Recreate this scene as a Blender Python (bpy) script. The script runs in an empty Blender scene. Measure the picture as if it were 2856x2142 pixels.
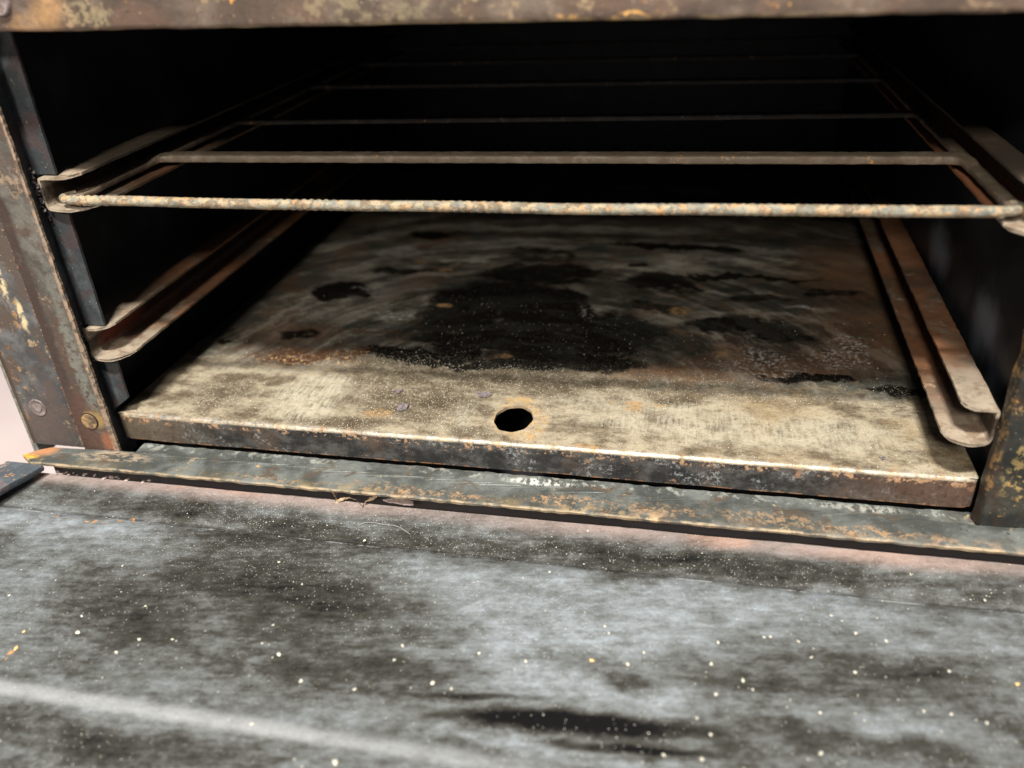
import bpy, bmesh, math, random
from mathutils import Vector, noise, Matrix
random.seed(4)
R = math.radians
sc = bpy.context.scene
C = sc.collection

# ------------------------------------------------------------ camera, world, lamps, exposure
cam_d = bpy.data.cameras.new('camera'); cam = bpy.data.objects.new('camera', cam_d); C.objects.link(cam)
cam.location = (0.31032, -0.34309, 0.23734)
cam.rotation_euler = (R(60.1654), R(2.5785), R(11.5168))
cam_d.sensor_width = 36; cam_d.lens = 28.97; cam_d.clip_start = 0.01; cam_d.clip_end = 50
cam_d.dof.use_dof = True; cam_d.dof.focus_distance = 0.425; cam_d.dof.aperture_fstop = 5.6
sc.camera = cam
w = bpy.data.worlds.new('World'); sc.world = w; w.use_nodes = True
w.node_tree.nodes['Background'].inputs[0].default_value = (0.80, 0.86, 1.0, 1)
w.node_tree.nodes['Background'].inputs[1].default_value = 0.22

def area(name, loc, target, size, size_y, power, col):
    l = bpy.data.lights.new(name, 'AREA'); l.shape = 'RECTANGLE'; l.size = size; l.size_y = size_y
    l.energy = power; l.color = col
    o = bpy.data.objects.new(name, l); C.objects.link(o); o.location = loc
    o.rotation_euler = (Vector(target) - Vector(loc)).to_track_quat('-Z', 'Y').to_euler()
    return o
area('ceiling_lamp', (0.25, -0.93, 1.88), (0.22, 0.02, 0.05), 0.30, 0.12, 106, (1.0, 0.955, 0.88))
area('room_lamp', (0.16, -1.62, 1.12), (0.22, 0.10, 0.05), 0.26, 0.20, 35, (1.0, 0.91, 0.79))
sc.view_settings.view_transform = 'Standard'; sc.view_settings.look = 'None'
sc.view_settings.exposure = 0.0; sc.view_settings.gamma = 1.0

# ------------------------------------------------------------ material helper
class Mat:
    def __init__(s, name):
        s.m = bpy.data.materials.new(name); s.m.use_nodes = True
        s.t = s.m.node_tree; s.n = s.t.nodes; s.l = s.t.links
        s.n.clear()
        s.out = s.n.new('ShaderNodeOutputMaterial'); s.b = s.n.new('ShaderNodeBsdfPrincipled')
        s.l.new(s.b.outputs[0], s.out.inputs[0])
        s.P = s.n.new('ShaderNodeNewGeometry').outputs['Position']
    def put(s, sock, v):
        if hasattr(v, 'links'): s.l.new(v, sock)
        elif isinstance(v, (tuple, list)) and len(v) == 3 and sock.type == 'RGBA': sock.default_value = (*v, 1)
        else: sock.default_value = v
    def math(s, op, a, b=0.0, c=0.0):
        n = s.n.new('ShaderNodeMath'); n.operation = op
        s.put(n.inputs[0], a); s.put(n.inputs[1], b); s.put(n.inputs[2], c); return n.outputs[0]
    def vm(s, op, a, b=(0, 0, 0)):
        n = s.n.new('ShaderNodeVectorMath'); n.operation = op
        s.put(n.inputs[0], a); s.put(n.inputs[1], b)
        return n.outputs['Value'] if op == 'LENGTH' else n.outputs['Vector']
    def sep(s, v=None):
        n = s.n.new('ShaderNodeSeparateXYZ'); s.put(n.inputs[0], v or s.P); return n.outputs
    def rot(s, v, ang, scale=(1, 1, 1)):
        n = s.n.new('ShaderNodeMapping'); s.put(n.inputs[0], v or s.P)
        n.inputs['Rotation'].default_value = (0, 0, R(ang)); n.inputs['Scale'].default_value = scale
        return n.outputs[0]
    def noise(s, scale, detail=4, rough=0.55, stretch=(1, 1, 1), vec=None, dist=0.0, color=False, off=(0, 0, 0)):
        v = s.vm('MULTIPLY', vec or s.P, stretch)
        if off != (0, 0, 0): v = s.vm('ADD', v, off)
        n = s.n.new('ShaderNodeTexNoise'); s.put(n.inputs['Vector'], v)
        n.inputs['Scale'].default_value = scale; n.inputs['Detail'].default_value = detail
        n.inputs['Roughness'].default_value = rough; n.inputs['Distortion'].default_value = dist
        return n.outputs['Color'] if color else n.outputs['Fac']
    def vor(s, scale, stretch=(1, 1, 1), vec=None):
        n = s.n.new('ShaderNodeTexVoronoi'); s.put(n.inputs['Vector'], s.vm('MULTIPLY', vec or s.P, stretch))
        n.inputs['Scale'].default_value = scale
        return n.outputs['Distance'], n.outputs['Color']
    def th(s, f, lo, hi, a=0.0, b=1.0):
        n = s.n.new('ShaderNodeMapRange'); n.interpolation_type = 'SMOOTHSTEP'
        s.put(n.inputs[0], f)
        if lo > hi: lo, hi, a, b = hi, lo, b, a
        n.inputs[1].default_value = lo; n.inputs[2].default_value = hi
        n.inputs[3].default_value = a; n.inputs[4].default_value = b; return n.outputs[0]
    def mix(s, a, b, f):
        n = s.n.new('ShaderNodeMix'); n.data_type = 'RGBA'; n.clamp_factor = True
        s.put(n.inputs[0], f); s.put(n.inputs[6], a); s.put(n.inputs[7], b); return n.outputs[2]
    def warp(s, amp, scale, vec=None, detail=3):
        c = s.noise(scale, detail, 0.6, vec=vec, color=True)
        return s.vm('ADD', vec or s.P, s.vm('MULTIPLY', s.vm('SUBTRACT', c, (0.5, 0.5, 0.5)), (amp, amp, amp)))
    def blob(s, W, x, y, rx, ry, st=1.0, axes='xy', soft=(1.35, 0.55), ang=0):
        c = {'xy': (x, y, 0), 'xz': (x, 0, y), 'yz': (0, x, y)}[axes]
        r = {'xy': (1 / rx, 1 / ry, 0), 'xz': (1 / rx, 0, 1 / ry), 'yz': (0, 1 / rx, 1 / ry)}[axes]
        v = s.vm('SUBTRACT', W, c)
        if ang: v = s.rot(v, -ang)
        return s.th(s.vm('LENGTH', s.vm('MULTIPLY', v, r)), soft[0], soft[1], 0.0, st)
    def blobs(s, W, L, **k):
        o = None
        for e in L:
            st = e[4] if len(e) > 4 else 1.0; ang = e[5] if len(e) > 5 else 0
            b = s.blob(W, e[0], e[1], e[2], e[3], st, ang=ang, **k)
            o = b if o is None else s.math('MAXIMUM', o, b)
        return o
    def specks(s, scale, rad, prob, vec=None, stretch=(1, 1, 1)):
        d, c = s.vor(scale, stretch, vec)
        r = s.sep(c)[0]
        return s.math('MULTIPLY', s.th(d, rad, rad * 0.55), s.math('GREATER_THAN', r, 1 - prob))
    def finish(s, col, rough=0.5, metal=0.0, spec=0.5, bumps=()):
        s.put(s.b.inputs['Base Color'], col); s.put(s.b.inputs['Roughness'], rough)
        s.put(s.b.inputs['Metallic'], metal); s.put(s.b.inputs['Specular IOR Level'], getattr(s, 'spec', spec))
        prev = None
        for h, dist, st in bumps:
            n = s.n.new('ShaderNodeBump'); n.inputs['Distance'].default_value = dist; n.inputs['Strength'].default_value = st
            s.put(n.inputs['Height'], h)
            if prev is not None: s.l.new(prev, n.inputs['Normal'])
            prev = n.outputs[0]
        if prev is not None: s.l.new(prev, s.b.inputs['Normal'])
        return s.m

# ---- generic old enamelled / rusted steel
def old_steel(name, base=(.055, .065, .07), light=(.16, .18, .19), brown=(.10, .065, .05), tan=(.34, .24, .16), orange=(.50, .24, .06),
              brown_t=(.45, .62), tan_t=(.60, .68), orange_t=(.63, .70), light_t=(.45, .70), scale=1.0, extra=None, metal=.35, rough=.48, bump=1.0):
    m = Mat(name)
    cl = m.noise(45 * scale, 6, .62, dist=.4)
    col = m.mix(base, light, m.th(cl, *light_t))
    nb = m.noise(60 * scale, 6, .65, off=(3, 1, 7), dist=.6)
    col = m.mix(col, brown, m.th(nb, *brown_t))
    fine = m.noise(420 * scale, 5, .7)
    nt = m.math('MULTIPLY_ADD', m.math('SUBTRACT', fine, .5), .5, m.noise(70 * scale, 7, .66, off=(9, 4, 2)))
    col = m.mix(col, tan, m.th(nt, *tan_t))
    no = m.math('MULTIPLY_ADD', m.math('SUBTRACT', fine, .5), .6, m.noise(95 * scale, 6, .66, off=(1, 8, 5)))
    om = m.th(no, *orange_t)
    col = m.mix(col, orange, om)
    col = m.mix(col, (.02, .018, .016), m.th(m.noise(260 * scale, 4, .6, off=(5, 5, 5)), .66, .72, 0, .7))
    col = m.mix(col, (.62, .56, .46), m.math('MULTIPLY', m.specks(800 * scale, .26, .05), .45))
    if extra: col = extra(m, col)
    v = m.math('MULTIPLY_ADD', m.math('SUBTRACT', m.noise(900, 3, .6), .5), .35, 1.0)
    col = m.vm('MULTIPLY', col, m.comb3(v)) if hasattr(m, 'comb3') else col
    return m.finish(col, m.th(nb, .3, .7, rough - .1, rough + .2), m.math('MULTIPLY', m.math('SUBTRACT', 1, om), metal), .4,
                    [(m.noise(240, 6, .7), .0006, .35 * bump), (fine, .00035, .55 * bump), (nt, .0009, .4 * bump)])

# ---- sooty base plate
def plate_mat():
    m = Mat('sooty_plate_steel')
    W1 = m.warp(.040, 24); W2 = m.warp(.014, 80, W1); W3 = m.warp(.006, 170, W1); Wp = m.warp(.005, 260)
    xs, ys, zs = m.sep()
    # wiping marks swing in wide arcs about a point near the hole
    pc = m.n.new('ShaderNodeCombineXYZ'); wx, wy, _ = m.sep(m.warp(.022, 16))
    px, py = m.math('SUBTRACT', wx, .22), m.math('SUBTRACT', wy, .04)
    m.l.new(m.math('MULTIPLY', m.math('ARCTAN2', px, py), .16), pc.inputs[0])
    m.l.new(m.math('SQRT', m.math('ADD', m.math('MULTIPLY', px, px), m.math('MULTIPLY', py, py))), pc.inputs[1])
    arcn = m.noise(20, 6, .62, (.55, 3.0, 1), vec=pc.outputs[0])
    arcf = m.noise(90, 5, .65, (.25, 4.0, 1), vec=pc.outputs[0])
    iso = m.noise(28, 7, .68, (1, 1.4, 1), off=(4, 4, 4), dist=.8)
    iso2 = m.noise(75, 7, .70, (1, 1.6, 1), off=(1, 4, 2), dist=.4)
    fine = m.noise(420, 5, .72)
    sf = m.math('ADD', m.math('ADD', m.math('MULTIPLY', arcn, .42), m.math('MULTIPLY', iso, .30)), m.math('ADD', m.math('MULTIPLY', arcf, .16), m.math('MULTIPLY', iso2, .12)))
    sf = m.math('MULTIPLY_ADD', m.math('SUBTRACT', sf, .49), 1.9, .5)
    # rear: sooty grey-olive film
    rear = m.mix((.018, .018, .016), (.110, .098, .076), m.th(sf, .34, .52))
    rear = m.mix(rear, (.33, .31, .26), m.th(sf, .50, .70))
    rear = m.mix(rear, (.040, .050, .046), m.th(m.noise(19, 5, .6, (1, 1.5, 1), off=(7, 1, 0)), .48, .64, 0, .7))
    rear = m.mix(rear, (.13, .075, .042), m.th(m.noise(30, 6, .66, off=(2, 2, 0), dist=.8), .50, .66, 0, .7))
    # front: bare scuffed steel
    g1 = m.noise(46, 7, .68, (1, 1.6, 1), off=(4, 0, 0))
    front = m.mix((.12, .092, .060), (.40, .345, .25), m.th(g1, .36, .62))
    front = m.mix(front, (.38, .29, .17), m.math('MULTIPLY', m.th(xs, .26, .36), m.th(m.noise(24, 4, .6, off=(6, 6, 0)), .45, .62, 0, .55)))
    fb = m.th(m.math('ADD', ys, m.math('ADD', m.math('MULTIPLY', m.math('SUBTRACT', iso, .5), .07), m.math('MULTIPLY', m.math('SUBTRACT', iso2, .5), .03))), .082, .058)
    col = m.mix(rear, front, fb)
    # pale wipes and smears
    light = m.blobs(W2, [(.1135, .1458, .018, .010, .8, 15), (.0843, .0690, .026, .008, .5), (.1381, .1619, .008, .006, .6), (.0362, .1377, .0045, .045, .75, -20), (.052, .150, .004, .045, .5, -22), (.0808, .180, .014, .007, .5, 20),
                         (.0781, .2629, .030, .010, .7, 12), (.2103, .3253, .12, .008, .65), (.1730, .2768, .060, .0055, .8, 8), (.19, .262, .05, .004, .7, 8), (.2439, .1865, .007, .026, .5, 15), (.3326, .1443, .004, .035, .6, 25), (.3502, .1707, .05, .0035, .6, -6),
                         (.37, .29, .06, .006, .7, -14), (.10, .19, .03, .012, .45, 15), (.075, .14, .02, .014, .5, 15), (.14, .285, .04, .006, .5, 8), (.33, .265, .05, .008, .5, -4), (.31, .245, .02, .012, .5), (.39, .184, .018, .004, .6), (.255, .135, .012, .006, .4, 20), (.345, .21, .04, .004, .5, -6), (.12, .215, .03, .005, .5, 12), (.06, .215, .02, .01, .5, 10)])
    lt = m.math('MULTIPLY', light, m.th(m.math('ADD', m.math('MULTIPLY', arcf, .5), m.math('MULTIPLY', iso2, .5)), .38, .58, .25, 1))
    col = m.mix(col, (.42, .40, .345), m.math('MULTIPLY', lt, .95))
    fl_ = m.blobs(W2, [(.1024, .0334, .024, .026, 1), (.1978, .0221, .006, .016, .9), (.34, .030, .08, .016, .7), (.29, .050, .05, .008, .6), (.055, .058, .03, .006, .5), (.40, .028, .03, .012, .6)])
    scr = m.noise(160, 5, .65, (3.2, .5, 1), off=(2, 8, 0))
    col = m.mix(col, (.47, .44, .34), m.math('MULTIPLY', m.math('MULTIPLY', fl_, fb), m.th(scr, .38, .62, .15, .9)))
    # brown grime on the front half
    gr = m.blobs(W1, [(.1673, .0355, .036, .024, .95), (.2100, .062, .05, .012, .95), (.150, .055, .03, .014, .9), (.0475, .028, .020, .014, .75), (.3024, .060, .02, .007, .8), (.36, .062, .05, .006, .5), (.14, .012, .04, .006, .8), (.26, .070, .04, .010, .9), (.16, .074, .06, .010, 1), (.22, .078, .05, .008, .95), (.33, .075, .05, .008, .6), (.20, .010, .02, .005, .6)], soft=(1.5, .35))
    col = m.mix(col, (.085, .066, .042), m.math('MULTIPLY', gr, m.th(m.math('ADD', m.math('MULTIPLY', iso2, .6), m.math('MULTIPLY', fine, .4)), .34, .56, .30, .95)))
    # brown heat stain on the right and rear
    br = m.blobs(W2, [(.4263, .2482, .034, .06, .9), (.425, .15, .03, .05, .85), (.392, .112, .030, .020, .9), (.3451, .1158, .014, .018, .8), (.3675, .0979, .05, .012, .9), (.31, .085, .05, .009, .8), (.05, .115, .03, .02, .6), (.10, .30, .03, .02, .4), (.268, .088, .02, .006, .7), (.12, .20, .02, .01, .4)], soft=(1.5, .4))
    col = m.mix(col, (.165, .088, .046), m.math('MULTIPLY', br, m.th(iso2, .30, .58, .35, .9)))
    # burnt-on black
    bk = m.blobs(W2, [(.186, .176, .048, .034, 1), (.192, .145, .058, .032, 1), (.195, .112, .056, .024, 1), (.160, .0860, .050, .009, 1), (.215, .090, .04, .009, .9), (.200, .262, .040, .022, .55), (.205, .225, .050, .024, .72), (.2323, .2303, .018, .022, .7), (.232, .170, .022, .035, .95),
                      (.0636, .1830, .024, .018, .82), (.0964, .3032, .026, .010, .85), (.0637, .1127, .014, .008, .65), (.0154, .0952, .006, .005, .8), (.2930, .2204, .026, .014, .78), (.310, .214, .018, .009, .6), (.265, .129, .038, .034, .72), (.3408, .1500, .030, .014, .75), (.2603, .0953, .04, .012, .75),
                      (.375, .1434, .020, .012, .6), (.355, .232, .06, .005, .75), (.30, .292, .06, .008, .75), (.3855, .088, .03, .006, .8), (.44, .076, .03, .006, .7), (.36, .2, .03, .008, .55), (.10, .225, .03, .007, .6), (.13, .24, .03, .006, .5), (.29, .175, .035, .010, .6), (.41, .21, .02, .008, .6), (.275, .25, .01, .005, .8)])
    island = m.blobs(W3, [(.196, .098, .014, .007, 1), (.190, .150, .006, .014, .8), (.168, .122, .008, .006, .5), (.232, .135, .010, .006, .4)])
    n5 = m.math('ADD', m.math('MULTIPLY', iso2, .6), m.math('MULTIPLY', m.noise(150, 6, .72, (1, 2, 1), off=(3, 0, 0)), .4))
    bkn = m.math('ADD', m.math('SUBTRACT', bk, m.math('MULTIPLY', island, .55)), m.math('MULTIPLY', m.math('SUBTRACT', n5, .5), 1.7))
    bmask = m.math('MULTIPLY', m.th(bkn, .14, .70, 0, .99), m.th(bk, .02, .3))
    col = m.mix(col, (.0050, .0043, .0035), bmask)
    dk = m.blobs(W1, [(.22, .14, .12, .05, .9), (.36, .145, .07, .035, .85), (.31, .21, .09, .02, .8), (.12, .25, .09, .02, .6), (.35, .26, .08, .02, .6), (.24, .30, .1, .01, .6)], soft=(1.6, .2))
    col = m.mix(col, (.024, .025, .021), m.math('MULTIPLY', dk, m.th(sf, .56, .44, 0, .9)))
    # white crust
    white = m.blobs(W2, [(.1135, .1455, .014, .008, 1), (.105, .150, .012, .005, .8), (.39, .184, .009, .004, 1), (.414, .134, .010, .012, .9), (.36, .112, .014, .012, .7), (.40, .118, .02, .016, .6), (.355, .099, .03, .01, .5), (.2439, .164, .003, .012, .5), (.0784, .186, .008, .004, .6)])
    col = m.mix(col, (.60, .59, .56), m.math('MULTIPLY', white, m.th(m.noise(330, 5, .75), .50, .60)))
    # rust
    rb = m.blobs(W3, [(.0777, .0812, .032, .013, 1), (.100, .084, .016, .008, .9), (.055, .076, .02, .008, .7)], soft=(1.45, .5))
    col = m.mix(col, (.070, .030, .014), m.math('MULTIPLY', rb, m.th(m.noise(160, 5, .7), .34, .50, .5, 1)))
    col = m.mix(col, (.50, .33, .16), m.math('MULTIPLY', m.blobs(W3, [(.0777, .073, .036, .014, 1), (.094, .064, .025, .008, .8), (.105, .083, .016, .008, .8)]), m.th(m.noise(340, 5, .75, off=(3, 3, 3)), .55, .60)))
    ring = m.math('MAXIMUM', m.blob(Wp, .2268, .0252, .0138, .0180, 1, soft=(1.12, .80)), m.blobs(Wp, [(.226, .0430, .009, .005, .9), (.234, .009, .009, .006, .9), (.240, .022, .005, .012, .8)]))
    col = m.mix(col, (.36, .30, .22), m.math('MULTIPLY', ring, .5))
    col = m.mix(col, (.36, .24, .11), m.math('MULTIPLY', ring, m.th(m.noise(170, 5, .72), .43, .58, .08, .95)))
    ors = m.blobs(Wp, [(.2886, .0447, .005, .0058, .9), (.276, .047, .003, .002, .6), (.1507, .0197, .0075, .0045, .8), (.145, .018, .006, .003, .6), (.300, .0475, .006, .002, .6), (.3101, .1709, .0072, .0075, .55), (.1478, .1632, .0055, .0035, .9), (.13, .228, .007, .003, .7), (.268, .0015, .008, .004, .8), (.205, .094, .006, .003, .7), (.336, .112, .005, .005, .5), (.105, .243, .006, .004, .4)])
    col = m.mix(col, (.44, .27, .12), m.math('MULTIPLY', ors, m.th(m.noise(260, 5, .65), .40, .56, .15, 1)))
    # folded front edge: bright highlight painted on the fold, beads of rust, dark lichened lip
    bead = m.th(m.math('ADD', m.math('MULTIPLY', m.noise(110, 5, .7, (1, .3, 1.5), off=(0, 0, 3)), .55), m.math('MULTIPLY', m.noise(480, 3, .6), .45)), .53, .57)
    lipc = m.mix((.020, .020, .021), (.075, .074, .072), m.th(m.noise(75, 6, .68, (1, 1, 1.5), off=(6, 6, 6)), .42, .64))
    lipc = m.mix(lipc, (.085, .060, .046), m.th(m.noise(28, 4, .6, off=(11, 0, 0)), .48, .66, 0, .8))
    lipc = m.mix(lipc, (.26, .275, .28), m.math('MULTIPLY', m.th(m.noise(55, 4, .62, off=(2, 0, 9)), .51, .60), m.th(m.noise(430, 5, .78), .50, .58, 0, .8)))
    lipc = m.mix(lipc, (.13, .10, .07), m.th(xs, .08, .0, 0, .8))
    lipc = m.mix(lipc, (.12, .070, .048), m.th(xs, .36, .44, 0, .75))
    lipc = m.mix(lipc, (.26, .15, .09), m.th(m.math('ADD', m.math('MULTIPLY', m.noise(320, 4, .6), .35), m.math('MULTIPLY', m.noise(90, 4, .6, off=(4, 9, 1)), .65)), .60, .63, 0, .8))
    lipc = m.mix(lipc, (.40, .24, .14), m.math('MULTIPLY', m.th(zs, -.0060, -.0035), bead))
    lipc = m.mix(lipc, (.30, .15, .07), m.math('MULTIPLY', m.th(zs, -.0158, -.0165), m.th(m.noise(200, 3, .6), .45, .6, 0, .8)))
    lip = m.th(zs, -.0014, -.0024)
    col = m.mix(col, lipc, lip)
    fold_glint = m.math('MULTIPLY', m.math('MULTIPLY', m.th(ys, .0030, .0018), m.th(zs, -.0020, -.0010)), m.th(m.noise(55, 6, .75, (1, .2, .2), off=(5, 0, 0)), .42, .60, .0, 1))
    col = m.mix(col, (.52, .51, .48), m.math('MULTIPLY', fold_glint, .6))
    edge = m.math('MULTIPLY', m.th(ys, .0045, .002), m.th(zs, -.0050, -.0016))
    col = m.mix(col, (.34, .22, .13), m.math('MULTIPLY', m.math('MULTIPLY', edge, .85), bead))
    # dust and pits
    dens = m.th(m.math('ADD', m.math('MULTIPLY', iso, .6), m.math('MULTIPLY', gr, .25)), .26, .46, .25, 1)
    dust = m.math('MULTIPLY', m.math('MULTIPLY', m.math('MAXIMUM', m.specks(700, .24, .36), m.specks(1050, .32, .42)), dens), m.th(ys, .13, .04, .25, 1))
    dust = m.math('MAXIMUM', dust, m.math('MULTIPLY', m.specks(360, .13, .45), m.blob(m.P, .20, .11, .15, .10, .9)))
    col = m.mix(col, (.74, .68, .55), m.math('MULTIPLY', dust, m.th(zs, -.004, -.001, .12, .9)))
    col = m.mix(col, (.03, .025, .02), m.math('MULTIPLY', m.specks(210, .10, .40), .8))
    brush = m.noise(230, 4, .65, (1, 12, 1), off=(0, 3, 0))
    col = m.mix(col, (.007, .006, .005), m.th(brush, .50, .72, 0, .36))
    col = m.mix(col, (.008, .007, .005), m.th(fine, .50, .68, 0, .42))
    mt = m.math('MAXIMUM', m.math('MULTIPLY', m.math('SUBTRACT', 1, m.math('MAXIMUM', ring, bmask)), .25), m.math('MULTIPLY', fold_glint, .7))
    rg = m.math('SUBTRACT', m.th(bmask, 0, 1, .50, .60), m.math('MULTIPLY', fold_glint, .15))
    m.spec = m.th(bmask, 0, 1, .40, .03)
    return m.finish(col, rg, mt, .4, [(brush, .0002, .4), (m.noise(45, 2, .5), .0012, .35), (m.noise(330, 3, .75), .0004, .4)])

# ---- drop door: dull grey enamel, dusty, with white specks
def door_mat():
    m = Mat('dusty_grey_door')
    W1 = m.warp(.030, 26); W2 = m.warp(.012, 80, W1); Ws = m.warp(.005, 60)
    xs, ys, zs = m.sep()
    Rv = m.rot(None, -8); Rw = m.rot(m.warp(.008, 30), -8)
    c1 = m.noise(24, 7, .68, (1, 2.0, 1), vec=Rw); c2 = m.noise(95, 7, .74, (1, 1.8, 1), vec=Rv); c3 = m.noise(380, 5, .75, (1, 1.6, 1), vec=Rv)
    stk = m.noise(34, 6, .68, (1, 13, 1), vec=Rv)
    L = m.blobs(W2, [(.285, -.082, .068, .026, .95), (.0058, -.0640, .055, .011, .95), (.2619, -.122, .060, .012, 1), (.3437, -.064, .08, .008, .75), (.3914, -.1208, .05, .008, .55), (.209, -.073, .040, .011, .75),
                     (.034, -.078, .03, .010, .6), (.02, -.125, .022, .035, .65), (.26, -.1535, .035, .0035, 1), (.3895, -.0779, .055, .010, .5), (.245, -.10, .025, .02, .7), (.30, -.152, .03, .004, .5), (.45, -.09, .02, .03, .5), (.35, -.10, .03, .010, .4), (.20, -.18, .06, .01, .5), (.02, -.19, .03, .02, .6)], soft=(1.7, .2))
    D = m.blobs(W2, [(.1376, -.0900, .060, .022, .85), (.209, -.1250, .040, .010, .8), (.170, -.134, .04, .006, .8), (.4047, -.0925, .045, .013, .75), (.2148, -.0500, .11, .007, .8), (.32, -.0440, .080, .0085, .95), (.075, -.110, .05, .018, .6),
                     (.0609, -.0440, .032, .008, .95), (.13, -.047, .06, .006, .7), (.288, -.1115, .018, .006, .55), (.325, -.1438, .033, .005, .5), (.09, -.122, .035, .012, .5), (.172, -.1205, .05, .010, .65), (.12, -.178, .07, .008, .8), (.35, -.11, .03, .008, .6), (.10, -.062, .05, .006, .6), (.38, -.132, .04, .006, .6), (.21, -.105, .02, .008, .5), (.44, -.115, .03, .008, .5)], soft=(1.7, .2))
    S = m.blobs(Ws, [(.283, -.1393, .047, .0046, 1, 5), (.242, -.1335, .03, .0014, .5, 7), (.30, -.1475, .03, .0018, .6, 5), (.2996, -.1190, .011, .0045, .35)], soft=(1.5, .3))
    f = m.math('ADD', m.math('ADD', m.math('MULTIPLY', m.math('SUBTRACT', c1, .5), .55), m.math('MULTIPLY', m.math('SUBTRACT', c2, .5), .70)), m.math('ADD', m.math('MULTIPLY', m.math('SUBTRACT', c3, .5), .38), m.math('MULTIPLY', m.math('SUBTRACT', stk, .5), .30)))
    v = m.math('SUBTRACT', m.math('ADD', m.math('ADD', f, .46), m.math('MULTIPLY', L, .21)), m.math('MULTIPLY', D, .24))
    v = m.math('SUBTRACT', v, m.math('MULTIPLY', S, .55))
    col = m.mix((.0055, .0055, .006), (.040, .039, .034), m.th(v, .02, .38))
    col = m.mix(col, (.105, .112, .112), m.th(v, .30, .56))
    col = m.mix(col, (.255, .290, .320), m.th(v, .48, .88))
    # pinkish reflection painted in as a band by the hinge
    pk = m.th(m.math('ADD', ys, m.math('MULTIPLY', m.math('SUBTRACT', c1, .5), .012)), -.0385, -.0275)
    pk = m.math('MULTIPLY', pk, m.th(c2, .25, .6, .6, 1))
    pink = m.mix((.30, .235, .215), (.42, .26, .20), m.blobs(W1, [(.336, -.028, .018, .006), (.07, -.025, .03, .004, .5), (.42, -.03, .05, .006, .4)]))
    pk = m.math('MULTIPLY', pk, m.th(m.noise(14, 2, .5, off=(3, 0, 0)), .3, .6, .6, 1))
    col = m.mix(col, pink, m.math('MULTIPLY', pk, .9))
    cr = m.math('MULTIPLY', m.th(m.math('ABSOLUTE', m.math('ADD', ys, .0535)), .0013, .0003), m.th(m.noise(40, 3, .6), .38, .58, .1, .7))
    col = m.mix(col, (.02, .018, .016), cr)
    col = m.mix(col, (.42, .44, .45), m.math('MULTIPLY', m.th(m.math('ABSOLUTE', m.math('ADD', ys, .0552)), .0010, .0002), m.th(m.noise(30, 6, .75, off=(8, 0, 0)), .54, .62, 0, .6)))  # broken highlight painted along the crease
    col = m.mix(col, (.40, .22, .10), m.math('MULTIPLY', m.blobs(W2, [(.015, -.056, .03, .0015), (.0392, -.143, .002, .0015)]), m.th(m.noise(260, 3, .6), .53, .58)))
    bead = m.math('MULTIPLY', m.th(ys, -.1668, -.1622), m.th(ys, -.1558, -.1602))
    col = m.mix(col, (.26, .272, .28), m.math('MULTIPLY', m.math('MULTIPLY', bead, m.th(c2, .3, .6, .7, 1)), m.th(xs, .30, .14, .3, .85)))
    s1 = m.math('MULTIPLY', m.specks(1200, .30, .40), m.math('MULTIPLY', m.blobs(W1, [(.16, -.038, .12, .022, .9), (.12, -.06, .09, .03, .7), (.32, -.043, .12, .014, .55)], soft=(1.6, .3)), m.th(c2, .40, .60, .15, 1)))
    s2 = m.math('MULTIPLY', m.math('MULTIPLY', m.specks(620, .20, .40), m.th(m.noise(22, 4, .65, off=(4, 4, 4)), .42, .60, .20, 1)), .62)
    s3 = m.math('MULTIPLY', m.math('MULTIPLY', m.specks(240, .14, .20, vec=m.warp(.002, 400)), m.th(m.noise(15, 3, .6, off=(1, 4, 4)), .42, .62, .1, 1)), .40)
    col = m.mix(col, (.58, .57, .51), m.math('MAXIMUM', s1, m.math('MAXIMUM', s2, s3)))
    grain = m.noise(650, 4, .75, (1, 2.4, 1), vec=Rv)
    col = m.mix(col, (.007, .007, .006), m.th(grain, .50, .70, 0, .38))
    m.spec = m.th(v, .1, .6, .06, .40)
    return m.finish(col, m.th(v, .2, .7, .50, .62), .10, .45, [(grain, .0002, .5), (c2, .0007, .35), (m.noise(14, 2, .5), .003, .3)])

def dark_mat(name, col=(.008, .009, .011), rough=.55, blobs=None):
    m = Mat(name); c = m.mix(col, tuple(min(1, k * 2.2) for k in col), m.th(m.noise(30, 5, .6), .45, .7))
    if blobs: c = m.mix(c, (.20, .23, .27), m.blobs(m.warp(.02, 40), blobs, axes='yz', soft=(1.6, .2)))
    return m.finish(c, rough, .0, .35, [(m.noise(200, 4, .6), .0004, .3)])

# ---- frame steel with placed stains
def stile_extra(m, col):
    m.P = m.vm('SUBTRACT', m.P, (-.0122, 0, -.0070))
    W = m.warp(.012, 90); Wf = m.warp(.004, 300)
    x, y, z = m.sep()
    lay = m.blobs(W, [(-.036, .14, .006, .05, .6), (-.0195, .10, .004, .045, .9), (-.03, .035, .008, .02, .7), (-.038, .06, .005, .012, .8), (-.036, .0, .007, .02, .5)], axes='xz')
    col = m.mix(col, (.44, .25, .10), m.math('MULTIPLY', lay, m.th(m.noise(170, 5, .7), .55, .64, 0, .85)))
    col = m.mix(col, (.60, .50, .30), m.math('MULTIPLY', m.blobs(Wf, [(-.021, .093, .0022, .012), (-.016, .072, .002, .009), (-.0225, .108, .002, .004)], axes='xz'), m.th(m.noise(200, 4, .6), .42, .52)))
    col = m.mix(col, (.095, .075, .070), m.blobs(W, [(-.026, .0, .014, .022, .75), (-.016, .02, .006, .015, .6)], axes='xz'))
    return m.mix(col, (.05, .03, .015), m.th(x, -.0375, -.0395, 0, .85))
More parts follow.
